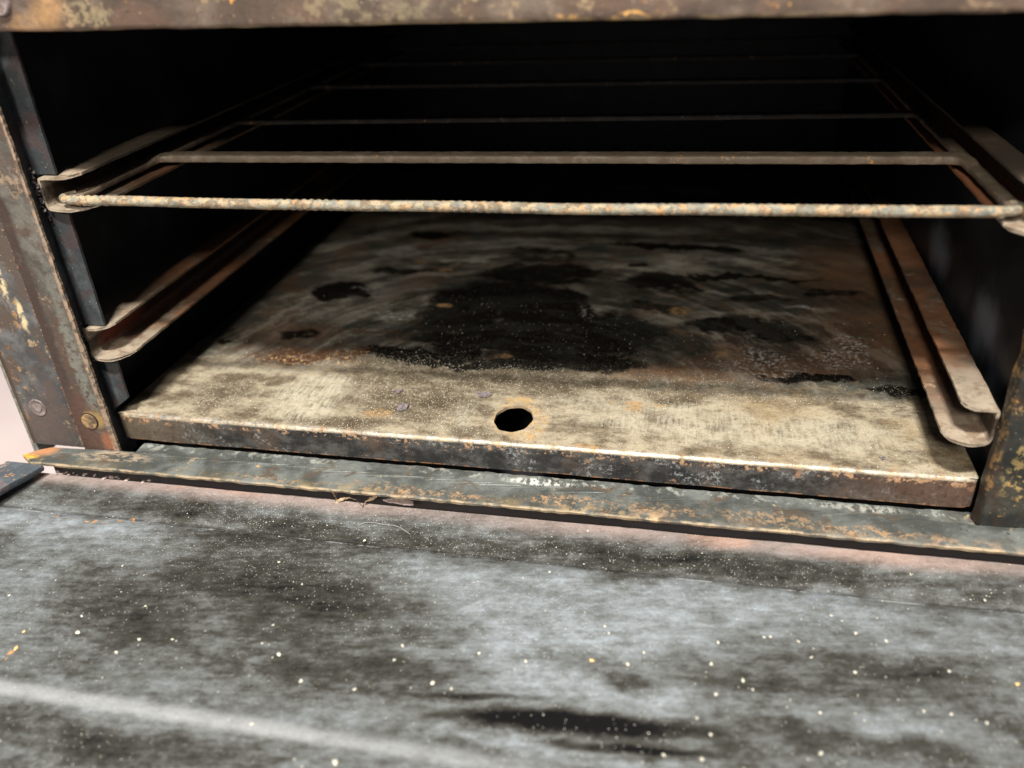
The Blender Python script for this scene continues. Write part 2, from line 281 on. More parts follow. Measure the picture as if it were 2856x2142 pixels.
def flange_extra(m, col):
    m.P = m.vm('SUBTRACT', m.P, (-.0088, 0, -.0070))
    x, y, z = m.sep(); W = m.warp(.007, 150); Wf = m.warp(.003, 350)
    xw = m.sep(m.warp(.006, 130))[0]
    crust = m.th(xw, -.0015, -.0050)
    col = m.mix(col, (.050, .034, .028), m.math('MULTIPLY', crust, m.th(m.noise(120, 5, .7), .30, .5, .6, 1)))
    col = m.mix(col, (.10, .055, .042), m.blobs(W, [(.0, .006, .009, .028, .85), (.004, .05, .006, .02, .5)], axes='xz'))
    col = m.mix(col, (.18, .185, .16), m.math('MULTIPLY', m.blobs(W, [(.006, .04, .004, .04, .9), (.007, .09, .003, .03, .6)], axes='xz'), m.th(m.noise(260, 4, .7), .38, .55)))
    col = m.mix(col, (.32, .21, .09), m.math('MULTIPLY', m.blobs(Wf, [(.0055, .0105, .0055, .0055), (.003, .013, .004, .003)], axes='xz'), .95))
    col = m.mix(col, (.26, .11, .06), m.blobs(Wf, [(.0085, -.004, .0042, .0065, .95)], axes='xz'))
    return m.mix(col, (.34, .25, .18), m.math('MULTIPLY', m.th(x, .0095, .0110), m.th(m.noise(300, 4, .7), .40, .55, .1, .9)))
def right_extra(m, col):
    W = m.warp(.010, 110); Wf = m.warp(.004, 260)
    x, y, z = m.sep()
    st = m.blobs(Wf, [(-.007, .056, .005, .014), (-.009, .034, .004, .012), (-.011, .014, .003, .016), (-.007, .072, .005, .006)], axes='yz')
    st = m.math('MULTIPLY', st, m.th(x, .4520, .4502))
    col = m.mix(col, (.26, .15, .06), m.math('MULTIPLY', st, m.th(m.noise(150, 5, .72), .48, .58, .0, .9)))
    fr = m.th(y, -.0118, -.0123)
    col = m.mix(col, (.34, .25, .10), m.math('MULTIPLY', m.math('MULTIPLY', fr, m.blobs(W, [(.465, .008, .010, .012), (.469, .035, .010, .02, .8), (.459, .02, .003, .01, .7)], axes='xz')), m.th(m.noise(230, 5, .7), .50, .58)))
    return m.mix(col, (.012, .009, .007), m.blob(m.P, -.0075, .0545, .0014, .0024, 1, axes='yz', soft=(1.1, .8)))
def lintel_extra(m, col):
    W = m.warp(.02, 60); x, y, z = m.sep()
    col = m.mix(col, (.40, .24, .11), m.math('MULTIPLY', m.blobs(W, [(.053, .2125, .007, .010, .85), (.043, .206, .008, .004, .6)], axes='xz', soft=(1.6, .3)), m.th(m.noise(160, 5, .7), .3, .6, .3, 1)))
    col = m.mix(col, (.24, .20, .12), m.math('MULTIPLY', m.blobs(W, [(.072, .209, .012, .006, .9), (.19, .208, .03, .006, .6)], axes='xz'), m.th(m.noise(260, 4, .7), .45, .58)))
    col = m.mix(col, (.66, .38, .12), m.math('MULTIPLY', m.blobs(W, [(.283, .2035, .010, .0015), (.268, .2035, .01, .0015, .7)], axes='xz'), m.th(m.noise(260, 3, .6), .40, .5)))
    e = m.math('MULTIPLY', m.th(z, .2040, .2026), m.th(m.noise(60, 5, .7, (1, 1, 1), off=(3, 3, 1)), .40, .60))
    return m.mix(col, (.42, .33, .20), m.math('MULTIPLY', e, m.th(x, .42, .28, .1, .8)))
def sill_extra(m, col):
    x, y, z = m.sep(); W = m.warp(.006, 160)
    yw = m.sep(W)[1]
    # orange / buff scale along the outer edge
    sc_ = m.math('MULTIPLY_ADD', m.noise(230, 5, .72), .45, m.math('MULTIPLY', m.noise(40, 4, .65, (1, .6, 1), off=(2, 0, 0)), .55))
    edge = m.math('MULTIPLY', m.th(yw, -.0205, -.0280), m.th(sc_, .475, .55))
    hue = m.mix((.44, .33, .15), (.42, .29, .19), m.th(x, .2, .35))
    col = m.mix(col, hue, m.math('MULTIPLY', edge, m.th(m.noise(20, 3, .5, off=(7, 7, 7)), .42, .56, .12, .95)))
    col = m.mix(col, (.44, .34, .22), m.math('MULTIPLY', m.th(y, -.0286, -.0294), m.th(m.noise(150, 4, .6), .40, .56, .1, .8)))
    bl = m.blobs(W, [(.262, -.0215, .022, .005, .95), (.30, -.0225, .03, .005, .7), (.356, -.0215, .025, .0045, .7), (.18, -.0255, .05, .003, .8), (.16, -.021, .02, .002, .5), (.40, -.025, .03, .004, .9), (.10, -.026, .03, .002, .7)])
    col = m.mix(col, (.45, .29, .16), m.math('MULTIPLY', bl, m.th(m.noise(330, 5, .75, off=(3, 3, 3)), .49, .58, 0, .9)))
    col = m.mix(col, (.42, .33, .24), m.math('MULTIPLY', m.blobs(W, [(.008, -.018, .02, .005, .8), (.0, -.02, .02, .004, .6)]), m.th(m.noise(120, 4, .7, (1, 2, 1)), .44, .55)))
    Wf = m.warp(.003, 300)
    col = m.mix(col, (.52, .25, .12), m.blobs(Wf, [(-.041, -.0175, .010, .0055, .95)]))
    col = m.mix(col, (.85, .44, .06), m.math('MULTIPLY', m.blobs(Wf, [(-.047, -.0245, .0085, .0025, 1)]), m.th(m.noise(300, 4, .6, (1, 3, 1)), .40, .5)))
    col = m.mix(col, (.68, .68, .62), m.math('MULTIPLY', m.blobs(m.P, [(.2437, -.0052, .018, .0028, .95), (.40, -.004, .02, .003, .4)]), m.th(m.noise(380, 4, .7, (1, .5, 1)), .45, .56)))
    col = m.mix(col, (.40, .42, .38), m.math('MULTIPLY', m.th(y, -.0075, -.0045), m.th(m.noise(160, 5, .7, (1, 1, 1), off=(9, 0, 9)), .52, .62, 0, .6)))
    return col
def runner_extra(m, col):
    x, y, z = m.sep(); W = m.warp(.008, 120)
    f = m.th(y, .05, .0)
    wa = m.math('MAXIMUM', m.math('MULTIPLY', m.th(z, .0500, .0470), m.th(z, .0395, .0425)), m.math('MULTIPLY', m.th(z, .1330, .1300), m.th(z, .1225, .1250)))
    wa = m.math('MULTIPLY', wa, m.th(x, .1, .05))
    wr = m.math('MULTIPLY', m.math('MULTIPLY', m.th(z, .0375, .0350), m.th(z, .0240, .0270)), m.th(x, .35, .4))
    col = m.mix(col, (.17, .075, .035), m.math('MULTIPLY', m.th(m.noise(35, 4, .6, (1, .5, 1), off=(1, 7, 3)), .42, .58, 0, .8), m.th(y, .02, .06)))
    col = m.mix(col, (.36, .30, .23), m.math('MULTIPLY', f, m.th(m.noise(150, 5, .7), .36, .56, .3, .85)))
    col = m.mix(col, (.045, .042, .034), m.math('MULTIPLY', m.th(z, .1330, .1350), m.th(y, .006, .03, .0, .8)))
    col = m.mix(col, (.26, .11, .055), m.math('MULTIPLY', m.math('MULTIPLY', m.th(z, .1240, .1225), m.th(z, .08, .10)), m.math('MULTIPLY', m.th(x, .35, .4), m.th(y, .01, .03))))
    col = m.mix(col, (.025, .016, .012), m.math('MULTIPLY', m.math('MAXIMUM', wa, wr), m.th(m.noise(60, 4, .6), .25, .5, .6, .97)))  # shade under the top flange, painted dark into the channel webs
    col = m.mix(col, (.20, .045, .025), m.math('MULTIPLY', m.th(x, .1, .05), m.blobs(W, [(.026, .044, .020, .0045, .85)], axes='yz')))
    return col

M = {}
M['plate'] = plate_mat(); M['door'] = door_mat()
M['stile'] = old_steel('rust_speckled_frame_steel', base=(.052, .056, .058), light=(.14, .145, .148), brown=(.085, .064, .052), tan=(.32, .24, .15), brown_t=(.48, .60), tan_t=(.62, .68), orange_t=(.70, .76), extra=stile_extra)
M['flange'] = old_steel('brown_scaled_flange', base=(.070, .063, .053), light=(.16, .155, .135), brown=(.085, .058, .045), tan=(.27, .20, .14), tan_t=(.58, .68), orange_t=(.67, .74), extra=flange_extra, bump=1.4)
M['right'] = old_steel('dark_rusty_right_frame', base=(.020, .022, .021), light=(.055, .055, .047), brown=(.042, .027, .018), tan=(.17, .12, .055), tan_t=(.63, .70), orange_t=(.66, .74), extra=right_extra)
M['lintel'] = old_steel('brown_scaled_lintel', base=(.075, .056, .044), light=(.16, .125, .098), brown=(.105, .068, .050), tan=(.27, .20, .12), tan_t=(.58, .68), orange_t=(.68, .76), extra=lintel_extra)
M['post'] = old_steel('blue_grey_post_steel', base=(.045, .053, .058), light=(.125, .142, .152), brown=(.06, .045, .045), tan=(.22, .17, .13), tan_t=(.66, .74), orange_t=(.70, .76), rough=.42)
M['sill'] = old_steel('scaled_sill_steel', base=(.070, .078, .074), light=(.185, .20, .19), brown=(.10, .075, .055), tan=(.36, .29, .18), brown_t=(.52, .66), tan_t=(.64, .70), orange_t=(.70, .76), light_t=(.40, .68), extra=sill_extra, rough=.40)
M['runner'] = old_steel('brown_rusted_runner', base=(.10, .072, .050), light=(.19, .165, .125), brown=(.12, .062, .036), tan=(.30, .22, .14), tan_t=(.58, .72), orange_t=(.70, .78), extra=runner_extra, metal=.15)
M['bar'] = old_steel('buff_scaled_front_bar', base=(.14, .145, .125), light=(.25, .245, .20), brown=(.16, .125, .085), tan=(.36, .29, .19), brown_t=(.48, .56), tan_t=(.49, .56), orange=(.42, .24, .11), orange_t=(.56, .62), light_t=(.35, .6), scale=2.6, metal=.1, rough=.6, bump=1.8)
M['rung'] = old_steel('brown_grey_rack_bar', base=(.13, .105, .075), light=(.22, .18, .14), brown=(.12, .085, .060), tan=(.26, .21, .16), tan_t=(.58, .68), orange_t=(.68, .75), scale=1.3, metal=.2, rough=.5)
M['shaderung'] = old_steel('shaded_rear_rack_bar', base=(.028, .026, .024), light=(.05, .05, .048), brown=(.045, .032, .025), tan=(.12, .08, .05), tan_t=(.60, .70), orange_t=(.66, .72), scale=1.3, metal=.1, rough=.6)  # rear rungs stand in shade: darkness painted into this darker bar steel
M['rwall'] = dark_mat('sooty_side_wall', (.010, .012, .015), .45, [(.152, .055, .022, .012, .8), (.056, .052, .018, .013, .55), (.10, .10, .03, .02, .1)])  # soft blue grey sheen painted on the wall as patches
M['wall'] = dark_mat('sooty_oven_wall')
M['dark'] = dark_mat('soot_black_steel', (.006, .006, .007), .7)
def simple(name, a, b, sc_=200, rough=.6, bump=.5):
    m = Mat(name); n = m.noise(sc_, 5, .65)
    return m.finish(m.mix(a, b, m.th(n, .38, .62)), rough, 0, .4, [(n, .0006, bump)])
M['floor'] = simple('pale_pink_floor', (.90, .74, .70), (.94, .79, .75), 8, .6, .1)
M['crumb'] = simple('pale_crumb', (.38, .36, .30), (.62, .59, .50), 900)
M['ycrumb'] = simple('amber_crumb', (.62, .36, .12), (.80, .55, .25), 900)
M['flake'] = simple('grey_lilac_rust_flake', (.085, .072, .075), (.21, .18, .185), 700)
M['shred'] = simple('peeling_brown_shred', (.22, .15, .09), (.50, .38, .25), 400)
M['slab'] = simple('pinkish_grey_flake', (.30, .23, .22), (.46, .37, .35), 500)
M['hair'] = simple('pale_fibre', (.36, .34, .30), (.46, .44, .40))
M['screw'] = simple('amber_rusted_screw', (.085, .058, .040), (.30, .195, .09), 260)
M['rivet'] = simple('brown_grey_rivet', (.10, .075, .07), (.20, .165, .16), 300)
M['ridge'] = simple('worn_grey_bead', (.22, .225, .225), (.31, .315, .31), 90, .5)
M['rail'] = old_steel('blue_grey_hinge_rail', base=(.07, .085, .10), light=(.16, .18, .20), brown=(.20, .12, .10), tan=(.45, .32, .24), brown_t=(.55, .7))
M['skin'] = simple('grey_green_panel_edge', (.09, .095, .085), (.19, .19, .17), 260)

# ------------------------------------------------------------ object helpers
WL = {}
def link(o, parent):
    C.objects.link(o)
    if parent: o.parent = parent; WL[o.name] = WL[parent.name]
    return o
def thing(name, label, cat, loc, group=None):
    o = bpy.data.objects.new(name, None); o.empty_display_size = .02; C.objects.link(o); o.location = loc
    WL[o.name] = Vector(loc); o['label'] = label; o['category'] = cat
    if group: o['group'] = group
    return o
def obj(name, bm, mat, parent=None, smooth=40, loc=None, label=None):
    base = WL[parent.name] if parent else Vector(loc or (0, 0, 0))
    bmesh.ops.translate(bm, verts=bm.verts, vec=-base)
    bmesh.ops.recalc_face_normals(bm, faces=bm.faces)
    me = bpy.data.meshes.new(name); bm.to_mesh(me); bm.free()
    me.materials.append(M[mat] if isinstance(mat, str) else mat)
    for p in me.polygons: p.use_smooth = True
    me.set_sharp_from_angle(angle=R(smooth))
    o = bpy.data.objects.new(name, me)
    if parent: link(o, parent)
    else: C.objects.link(o); o.location = base; WL[o.name] = base
    if label: o['label'] = label
    return o
def jit(p, amp, fr, seed=0):
    q = Vector(p) * fr + Vector((seed * 3.1, seed * 1.7, seed))
    return Vector((noise.noise(q), noise.noise(q + Vector((17, 5, 2))), noise.noise(q + Vector((3, 31, 9))))) * amp
def sweep(prof, axis, t0, t1, n, amp=0.0, fr=120, start=None, end=None, seed=0, shear=None, closed=True, bm=None):
    """closed 2D profile carried along an axis; axis x: prof=(y,z), y: prof=(x,z), z: prof=(x,y)"""
    bm = bm or bmesh.new(); rows = []
    for i in range(n + 1):
        s = i / n; row = []
        for (a, b) in prof:
            u0 = t0 + (start(a, b) if start else 0); u1 = t1 + (end(a, b) if end else 0)
            t = u0 + (u1 - u0) * s
            p = {'x': (t, a, b), 'y': (a, t, b), 'z': (a, b, t)}[axis]
            p = Vector(p)
            if shear: p += shear(t, a, b)
            if amp: p += jit(p, amp, fr, seed)
            row.append(bm.verts.new(p))
        rows.append(row)
    k = len(prof)
    for i in range(n):
        for j in range(k):
            bm.faces.new((rows[i][j], rows[i][(j + 1) % k], rows[i + 1][(j + 1) % k], rows[i + 1][j]))
    bm.faces.new(rows[0][::-1]); bm.faces.new(rows[-1])
    return bm
def thick(line, t, sub=0):
    """polyline -> closed strip outline of thickness t (offset to the left)"""
    pts = []
    if sub:
        for a, b in zip(line[:-1], line[1:]):
            d = math.dist(a, b); m_ = max(1, int(d / sub))
            pts += [(a[0] + (b[0] - a[0]) * i / m_, a[1] + (b[1] - a[1]) * i / m_) for i in range(m_)]
        pts.append(line[-1])
    else: pts = list(line)
    off = []
    for i, p in enumerate(pts):
        a = pts[max(0, i - 1)]; b = pts[min(len(pts) - 1, i + 1)]
        d = Vector((b[0] - a[0], b[1] - a[1])); d.normalize()
        off.append((p[0] - d.y * t, p[1] + d.x * t))
    return pts + off[::-1]
def arc(cx, cy, r, a0, a1, n=6):
    return [(cx + r * math.cos(R(a0 + (a1 - a0) * i / n)), cy + r * math.sin(R(a0 + (a1 - a0) * i / n))) for i in range(n + 1)]
def box(x0, x1, y0, y1, z0, z1, bm=None):
    bm = bm or bmesh.new()
    bmesh.ops.create_cube(bm, size=1, matrix=Matrix.Translation(((x0 + x1) / 2, (y0 + y1) / 2, (z0 + z1) / 2)) @ Matrix.Diagonal((x1 - x0, y1 - y0, z1 - z0, 1)))
    return bm
def sheet(outline, axis, d0, d1, amp=0, fr=300, seed=0, step=.0015, keep=None):
    """flat plate cut to a 2D outline (edges subdivided + roughened), given thickness along axis ('y': outline=(x,z); 'z': (x,y); 'x': (y,z))"""
    pts = []
    for a, b in zip(outline, outline[1:] + outline[:1]):
        m_ = max(1, int(math.dist(a, b) / step))
        pts += [(a[0] + (b[0] - a[0]) * i / m_, a[1] + (b[1] - a[1]) * i / m_) for i in range(m_)]
    bm = bmesh.new(); f = []; bk = []
    for a, b in pts:
        j = jit((a, b, seed), amp, fr, seed) + jit((a, b, seed + 5), amp * .6, fr * 3.3, seed) if amp else Vector((0, 0, 0))
        a += j.x; b += j.y
        f.append(bm.verts.new({'y': (a, d0, b), 'z': (a, b, d0), 'x': (d0, a, b)}[axis]))
        bk.append(bm.verts.new({'y': (a, d1, b), 'z': (a, b, d1), 'x': (d1, a, b)}[axis]))
    n = len(f)
    for i in range(n): bm.faces.new((f[i], f[(i + 1) % n], bk[(i + 1) % n], bk[i]))
    e1 = [bm.edges.get((f[i], f[(i + 1) % n])) for i in range(n)]; e2 = [bm.edges.get((bk[i], bk[(i + 1) % n])) for i in range(n)]
    bmesh.ops.triangle_fill(bm, edges=e1, use_beauty=True); bmesh.ops.triangle_fill(bm, edges=e2, use_beauty=True)
    return bm
def tube(path, rad, k=16, seed=0, amp=0.0, fr=300, ribs=0.0, flat=None, taper=0.0):
    """round (or rounded-flat) bar along a polyline path; flat=(width, height)"""
    bm = bmesh.new(); rows = []; L = 0
    LT = sum((Vector(b) - Vector(a)).length for a, b in zip(path[:-1], path[1:]))
    for i, p in enumerate(path):
        p = Vector(p); a = Vector(path[max(0, i - 1)]); b = Vector(path[min(len(path) - 1, i + 1)])
        if i: L += (p - Vector(path[i - 1])).length
        d = (b - a).normalized(); up = Vector((0, 0, 1)); sd = d.cross(up)
        if sd.length < .01: sd = Vector((1, 0, 0))
        sd.normalize(); up = sd.cross(d)
        row = []
        for j in range(k):
            t = 2 * math.pi * (j + .5) / k
            if flat:
                tp = 1.0
                if taper: tp = min(1.0, .45 + min(L, LT - L) / taper)
                c, s_ = math.cos(t), math.sin(t); e = .38
                q = sd * tp * flat[0] / 2 * math.copysign(abs(c) ** e, c) + up * tp * flat[1] / 2 * math.copysign(abs(s_) ** e, s_)
            else:
                r_ = rad[i] if isinstance(rad, list) else rad
                r_ *= 1 + ribs * math.sin(L * 1700 + t * 1.0) * max(0, .35 + noise.noise(Vector((L * 25, 0, 0))) * 1.6)
                q = (sd * math.cos(t) + up * math.sin(t)) * r_
            v = p + q
            if amp: v += jit(v, amp, fr, seed) + jit(v, amp * .7, fr * 3, seed + 2)
            row.append(bm.verts.new(v))
        rows.append(row)
    for i in range(len(rows) - 1):
        for j in range(k): bm.faces.new((rows[i][j], rows[i][(j + 1) % k], rows[i + 1][(j + 1) % k], rows[i + 1][j]))
    bm.faces.new(rows[0][::-1]); bm.faces.new(rows[-1])
    return bm
def resample(pts, step):
    o = [Vector(pts[0])]
    for a, b in zip(pts[:-1], pts[1:]):
        a, b = Vector(a), Vector(b); n = max(1, int((b - a).length / step))
        o += [a.lerp(b, (i + 1) / n) for i in range(n)]
    return o

# ------------------------------------------------------------ setting
fl = obj('floor', box(-2.5, 3, -3, 1.5, -.62, -.60), 'floor'); fl['kind'] = 'structure'

# ------------------------------------------------------------ the oven
oven = thing('oven', 'old rusted steel oven with its drop door open and its frame blistered', 'oven', (.225, 0, -.03))
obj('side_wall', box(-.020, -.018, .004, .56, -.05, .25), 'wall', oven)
obj('side_wall', box(.456, .458, .004, .56, -.05, .25), 'rwall', oven, label='sooty right side wall with faint painted blue grey sheens')
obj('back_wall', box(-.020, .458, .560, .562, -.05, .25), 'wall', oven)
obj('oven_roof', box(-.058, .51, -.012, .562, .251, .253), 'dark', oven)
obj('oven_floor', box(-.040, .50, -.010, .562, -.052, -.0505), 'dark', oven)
obj('outer_panel', sweep([(-.0578, -.0080), (-.0545, -.0080), (-.0545, .56), (-.0578, .56)], 'z', -.03, .27, 60, .0002, 150), 'skin', oven)

# left frame: outer plate, then the scaled flange lapped over it
st = obj('frame_stile', sheet([(-.0530, -.0178), (-.013, -.0178), (-.013, .27), (-.0530, .27)], 'y', -.0108, -.0092, .0002, 180, 3, .0012), 'stile', oven, label='left frame plate with rust blisters and a flattened rivet')
bm = sheet([(-.0176, -.0178), (.0049, -.0178), (.0012, .27), (-.0182, .27)], 'y', -.0125, -.0109, .00045, 160, 7, .0005)
fg = obj('frame_flange', bm, 'flange', oven, label='brown scaled flange beside the opening, with a slotted screw')
# crust crumbs along the lapped seam
bm = bmesh.new()
for i in range(520):
    z = -.016 + .26 * (i / 520) ** 1.3; x = -.0179 + random.gauss(0, .0006) + noise.noise(Vector((z * 160, 0, 7))) * .0006; r_ = random.uniform(.0003, .0009)
    mt = Matrix.Translation((x, -.0109 - random.random() * .001, z)) @ Matrix.Rotation(random.random() * 3, 4, 'Y') @ Matrix.Diagonal((r_ * 1.2, r_ * .8, r_ * 1.6, 1))
    bmesh.ops.create_icosphere(bm, subdivisions=1, radius=1, matrix=mt)
obj('seam_crust', bm, 'shredbrown' if 'shredbrown' in M else simple('dark_seam_crust', (.05, .03, .02), (.15, .09, .055), 500), fg)
def screw(name, x, z, yf, r, slot, parent, mat, h=.0006, rings=0):
    bm = bmesh.new(); n = 40; prof = [(r, 0), (r * .97, h * .6), (r * .86, h), (0.0, h * 1.15)] if not rings else [(r, 0), (r * .95, h), (r * .8, h * .9), (r * .68, h * .3), (r * .52, h * .35), (r * .46, h * 1.1), (r * .25, h * 1.2), (0, h * .7)]
    rows = []
    for (q, hh) in prof:
        if q == 0: rows.append([bm.verts.new((x, yf - hh, z))]); continue
        rows.append([bm.verts.new((x + q * math.cos(2 * math.pi * i / n), yf - hh, z + q * math.sin(2 * math.pi * i / n))) for i in range(n)])
    for a, b in zip(rows[:-1], rows[1:]):
        for i in range(n):
            if len(b) == 1: bm.faces.new((a[i], a[(i + 1) % n], b[0]))
            else: bm.faces.new((a[i], a[(i + 1) % n], b[(i + 1) % n], b[i]))
    o = obj(name, bm, mat, parent)
    return o
sx, sz = -.0076, .0024
# countersunk dark ring, head in two halves with the slot between
obj('screw_recess', (lambda b: (bmesh.ops.create_cone(b, cap_ends=True, segments=40, radius1=.0051, radius2=.0051, depth=.0004, matrix=Matrix.Translation((sx, -.0127, sz)) @ Matrix.Rotation(R(90), 4, 'X')), b)[1])(bmesh.new()), 'dark', fg)
def half_disc(sign, r=.0046, gap=.00035, ang=-14):
    pts = []
    a0 = math.asin(gap / r)
    for i in range(21):
        t = a0 + (math.pi - 2 * a0) * i / 20
        px, pz = r * math.cos(t), sign * r * math.sin(t)
        c, s_ = math.cos(R(ang)), math.sin(R(ang)); pts.append((sx + px * c - pz * s_, sz + px * s_ + pz * c))
    return pts
bm = bmesh.new()
for s_ in (1, -1):
    p = half_disc(s_); f = [bm.verts.new((a, -.0135, b)) for a, b in p]; bk = [bm.verts.new((a, -.0125, b)) for a, b in p]
    bm.faces.new(f); bm.faces.new(bk[::-1])
    for i in range(len(p)): bm.faces.new((f[i], f[(i + 1) % len(p)], bk[(i + 1) % len(p)], bk[i]))
obj('screw', bm, 'screw', fg, 30)
screw('rivet', -.0405, .0074, -.0108, .0054, 0, st, 'rivet', .0006, 1)

# right frame: angle section, its return face turned to the opening
prof = thick([(.505, -.0125), (.4516, -.0125), (.4502, -.0119), (.4495, -.0105), (.4491, -.0046)], -.0016, .0015)
obj('frame_stile', sweep(prof, 'z', -.0175, .27, 190, .0009, 95, seed=5), 'right', oven, label='dark right frame with a rust eaten edge')
prof = [(.4520, -.0105), (.4600, .002), (.4600, .004), (.4508, -.0085)]
obj('frame_web', sweep(prof, 'z', -.030, .27, 20), 'dark', oven)
# left recess between flange and post
obj('frame_web', sweep([(-.0008, -.0107), (.0002, -.0107), (-.0035, .0035), (-.0050, .0035)], 'z', -.03, .27, 20), 'post', oven)
# corner post, notched round the runner ends
no = [(-.0050, -.030), (-.0040, -.030), (-.0040, .0004), (.0104, .0110), (.0104, .0355), (-.0022, .0355), (-.0022, .0560), (.0104, .0560), (.0104, .1195), (.0003, .1195), (.0003, .1370), (.0104, .1370), (.0104, .27), (-.0050, .27)]
obj('corner_post', sheet(no, 'y', .0000, .0016, .0002, 200, 2, .0015), 'post', oven, label='blue grey inner post the runners are welded to')
obj('corner_post', box(-.0045, -.0030, .0018, .012, -.03, .034), 'post', oven)

# lintel
line = [(-.026, .30), (-.026, .2045)] + arc(-.0240, .2045, .002, 180, 270, 5)[1:] + [(-.010, .2024)]
tl = lambda t, a, b: Vector((0, 0, (.22 - t) * .0050))
li = obj('lintel', sweep(thick(line, .0014, .004), 'x', -.06, .52, 260, .0004, 90, shear=tl), 'lintel', oven)
screw('rivet', .0330, .2145, -.0262, .0050, 0, li, 'rivet', .0016, 0)

# sill: rear ledge, small step, front strip with a ragged edge
line = [(-.0005, -.0205), (-.0112, -.0208), (-.0122, -.0200), (-.0130, -.0181), (-.0285, -.0180), (-.0296, -.0184)]
prof = thick(line, -.0016, .0022)
def sst(a, b): return 0 if a > -.013 else -.0265 - .0 + (.0 if a > -.02 else -.006) * 0
def sill_left(a, b):
    if a > -.0125: return .0
    return -.062 + abs(a + .0235) * 1.6
bm = sweep(prof, 'x', .012, .50, 420, .00055, 170, start=lambda a, b: sill_left(a, b), seed=9)
si = obj('sill', bm, 'sill', oven, label='bottom sill strip with buff and orange scale along its ragged edge')
obj('sill_gap_dark', box(-.040, .50, -.0160, -.0140, -.050, -.0225), 'dark', oven)  # near-black strip added to keep the gap under the sill dark

# runners: folded channels, flange corners rounded at the front
def runner(side, x0, zb, zt, wb, wt, yf, label, flare=0.0, y1=.50, rb=.011, rt=.009, amp=.0003):
    s_ = side
    line = [(x0 + s_ * wt, zt), (x0 + s_ * .0016, zt), (x0 + s_ * .0004, zt - .0005), (x0, zt - .0018), (x0, zb + .0028), (x0 + s_ * .0008, zb + .0010), (x0 + s_ * .0028, zb), (x0 + s_ * wb, zb)]
    prof = thick(line, (.0013 if s_ > 0 else -.0013), .0010)
    def start(a, b):
        d = s_ * (a - x0)
        if b > (zb + zt) / 2: wd, rr = wt, rt
        else: wd, rr = wb, rb
        k = max(0.0, d - (wd - rr)) / rr; k = min(1, k)
        return rr * (1 - math.sqrt(max(0, 1 - k * k))) * 1.05 - (.002 * math.sin(math.pi * min(1, max(0, d / wd))) if b < (zb + zt) / 2 else 0)
    bm = sweep(prof, 'y', yf, y1, 230, amp, 190, start=start, seed=int(zb * 1000) + 3, shear=lambda t, a, b: Vector((flare * t, 0, 0)))
    return obj('runner', bm, 'runner', oven, 30, label=label)
runner(1, -.0010, .0368, .0552, .0198, .0135, -.0035, 'lower left runner with a reddish inside', -.018)
runner(-1, .4492, .0218, .0402, .0192, .0146, -.0042, 'lower right runner jutting out with a torn front end', .030, rb=.0085, rt=.0060, amp=.0004)
runner(1, .0012, .1196, .1362, .0238, .0178, -.0025, 'upper left runner carrying the rack', 0.0)
runner(-1, .4510, .1196, .1372, .0170, .0125, -.0060, 'upper right runner carrying the rack', 0.0)
# weld crust where the left runners meet the post
for zc, xc in ((.0470, -.0005), (.1285, .0005)):
    bm = bmesh.new()
    for i in range(60):
        r_ = random.uniform(.0003, .0010)
        bmesh.ops.create_icosphere(bm, subdivisions=1, radius=1, matrix=Matrix.Translation((xc + random.gauss(-.0012, .0008), random.gauss(-.0022, .0006), zc + random.gauss(0, .0058))) @ Matrix.Rotation(random.random() * 3, 4, 'X') @ Matrix.Diagonal((r_, r_ * .7, r_ * 1.3, 1)))
    obj('weld_crust', bm, 'rivet', oven)

# drop door
line = [(-.0243, -.0295), (-.0246, -.0276), (-.0258, -.0266), (-.034, -.0268), (-.045, -.0278), (-.0525, -.0289), (-.0535, -.0293), (-.0545, -.0290), (-.058, -.0278), (-.064, -.0277), (-.075, -.0278)]
line += [(-.09, -.028), (-.11, -.028), (-.13, -.028), (-.150, -.028), (-.1565, -.028)]
line += [(-.1566 - .0090 * i / 12, -.028 + .0004 * math.sin(math.pi * i / 12) ** 1.3) for i in range(1, 12)]
line += [(-.1660, -.028), (-.18, -.028), (-.20, -.028), (-.24, -.028), (-.30, -.028), (-.303, -.034)]
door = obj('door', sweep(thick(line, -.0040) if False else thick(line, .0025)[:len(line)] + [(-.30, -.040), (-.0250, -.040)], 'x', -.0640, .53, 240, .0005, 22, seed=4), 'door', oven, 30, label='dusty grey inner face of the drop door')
obj('hinge_rail', sweep([(-.0560, -.0180), (-.0345, -.0178), (-.0330, -.0186), (-.0328, -.0205), (-.0340, -.0225), (-.0560, -.0225)], 'y', -.31, -.0290, 60, .0005, 90,
                        shear=lambda t, a, b: Vector(((t + .03) * .33, 0, -.0))), 'rail', door)
bm = bmesh.new()
for i in range(26):   # scale trapped at the left end of the hinge gap
    r_ = random.uniform(.0003, .0012)
    bmesh.ops.create_icosphere(bm, subdivisions=1, radius=1, matrix=Matrix.Translation((-.030 + random.random() ** 1.3 * .06, -.0240 - random.random() * .0022, -.0264 + random.random() * .0005)) @ Matrix.Rotation(random.random() * 6, 4, 'Z') @ Matrix.Diagonal((r_ * 1.9, r_, r_ * .35, 1)))
obj('hinge_scale', bm, 'slab', door)

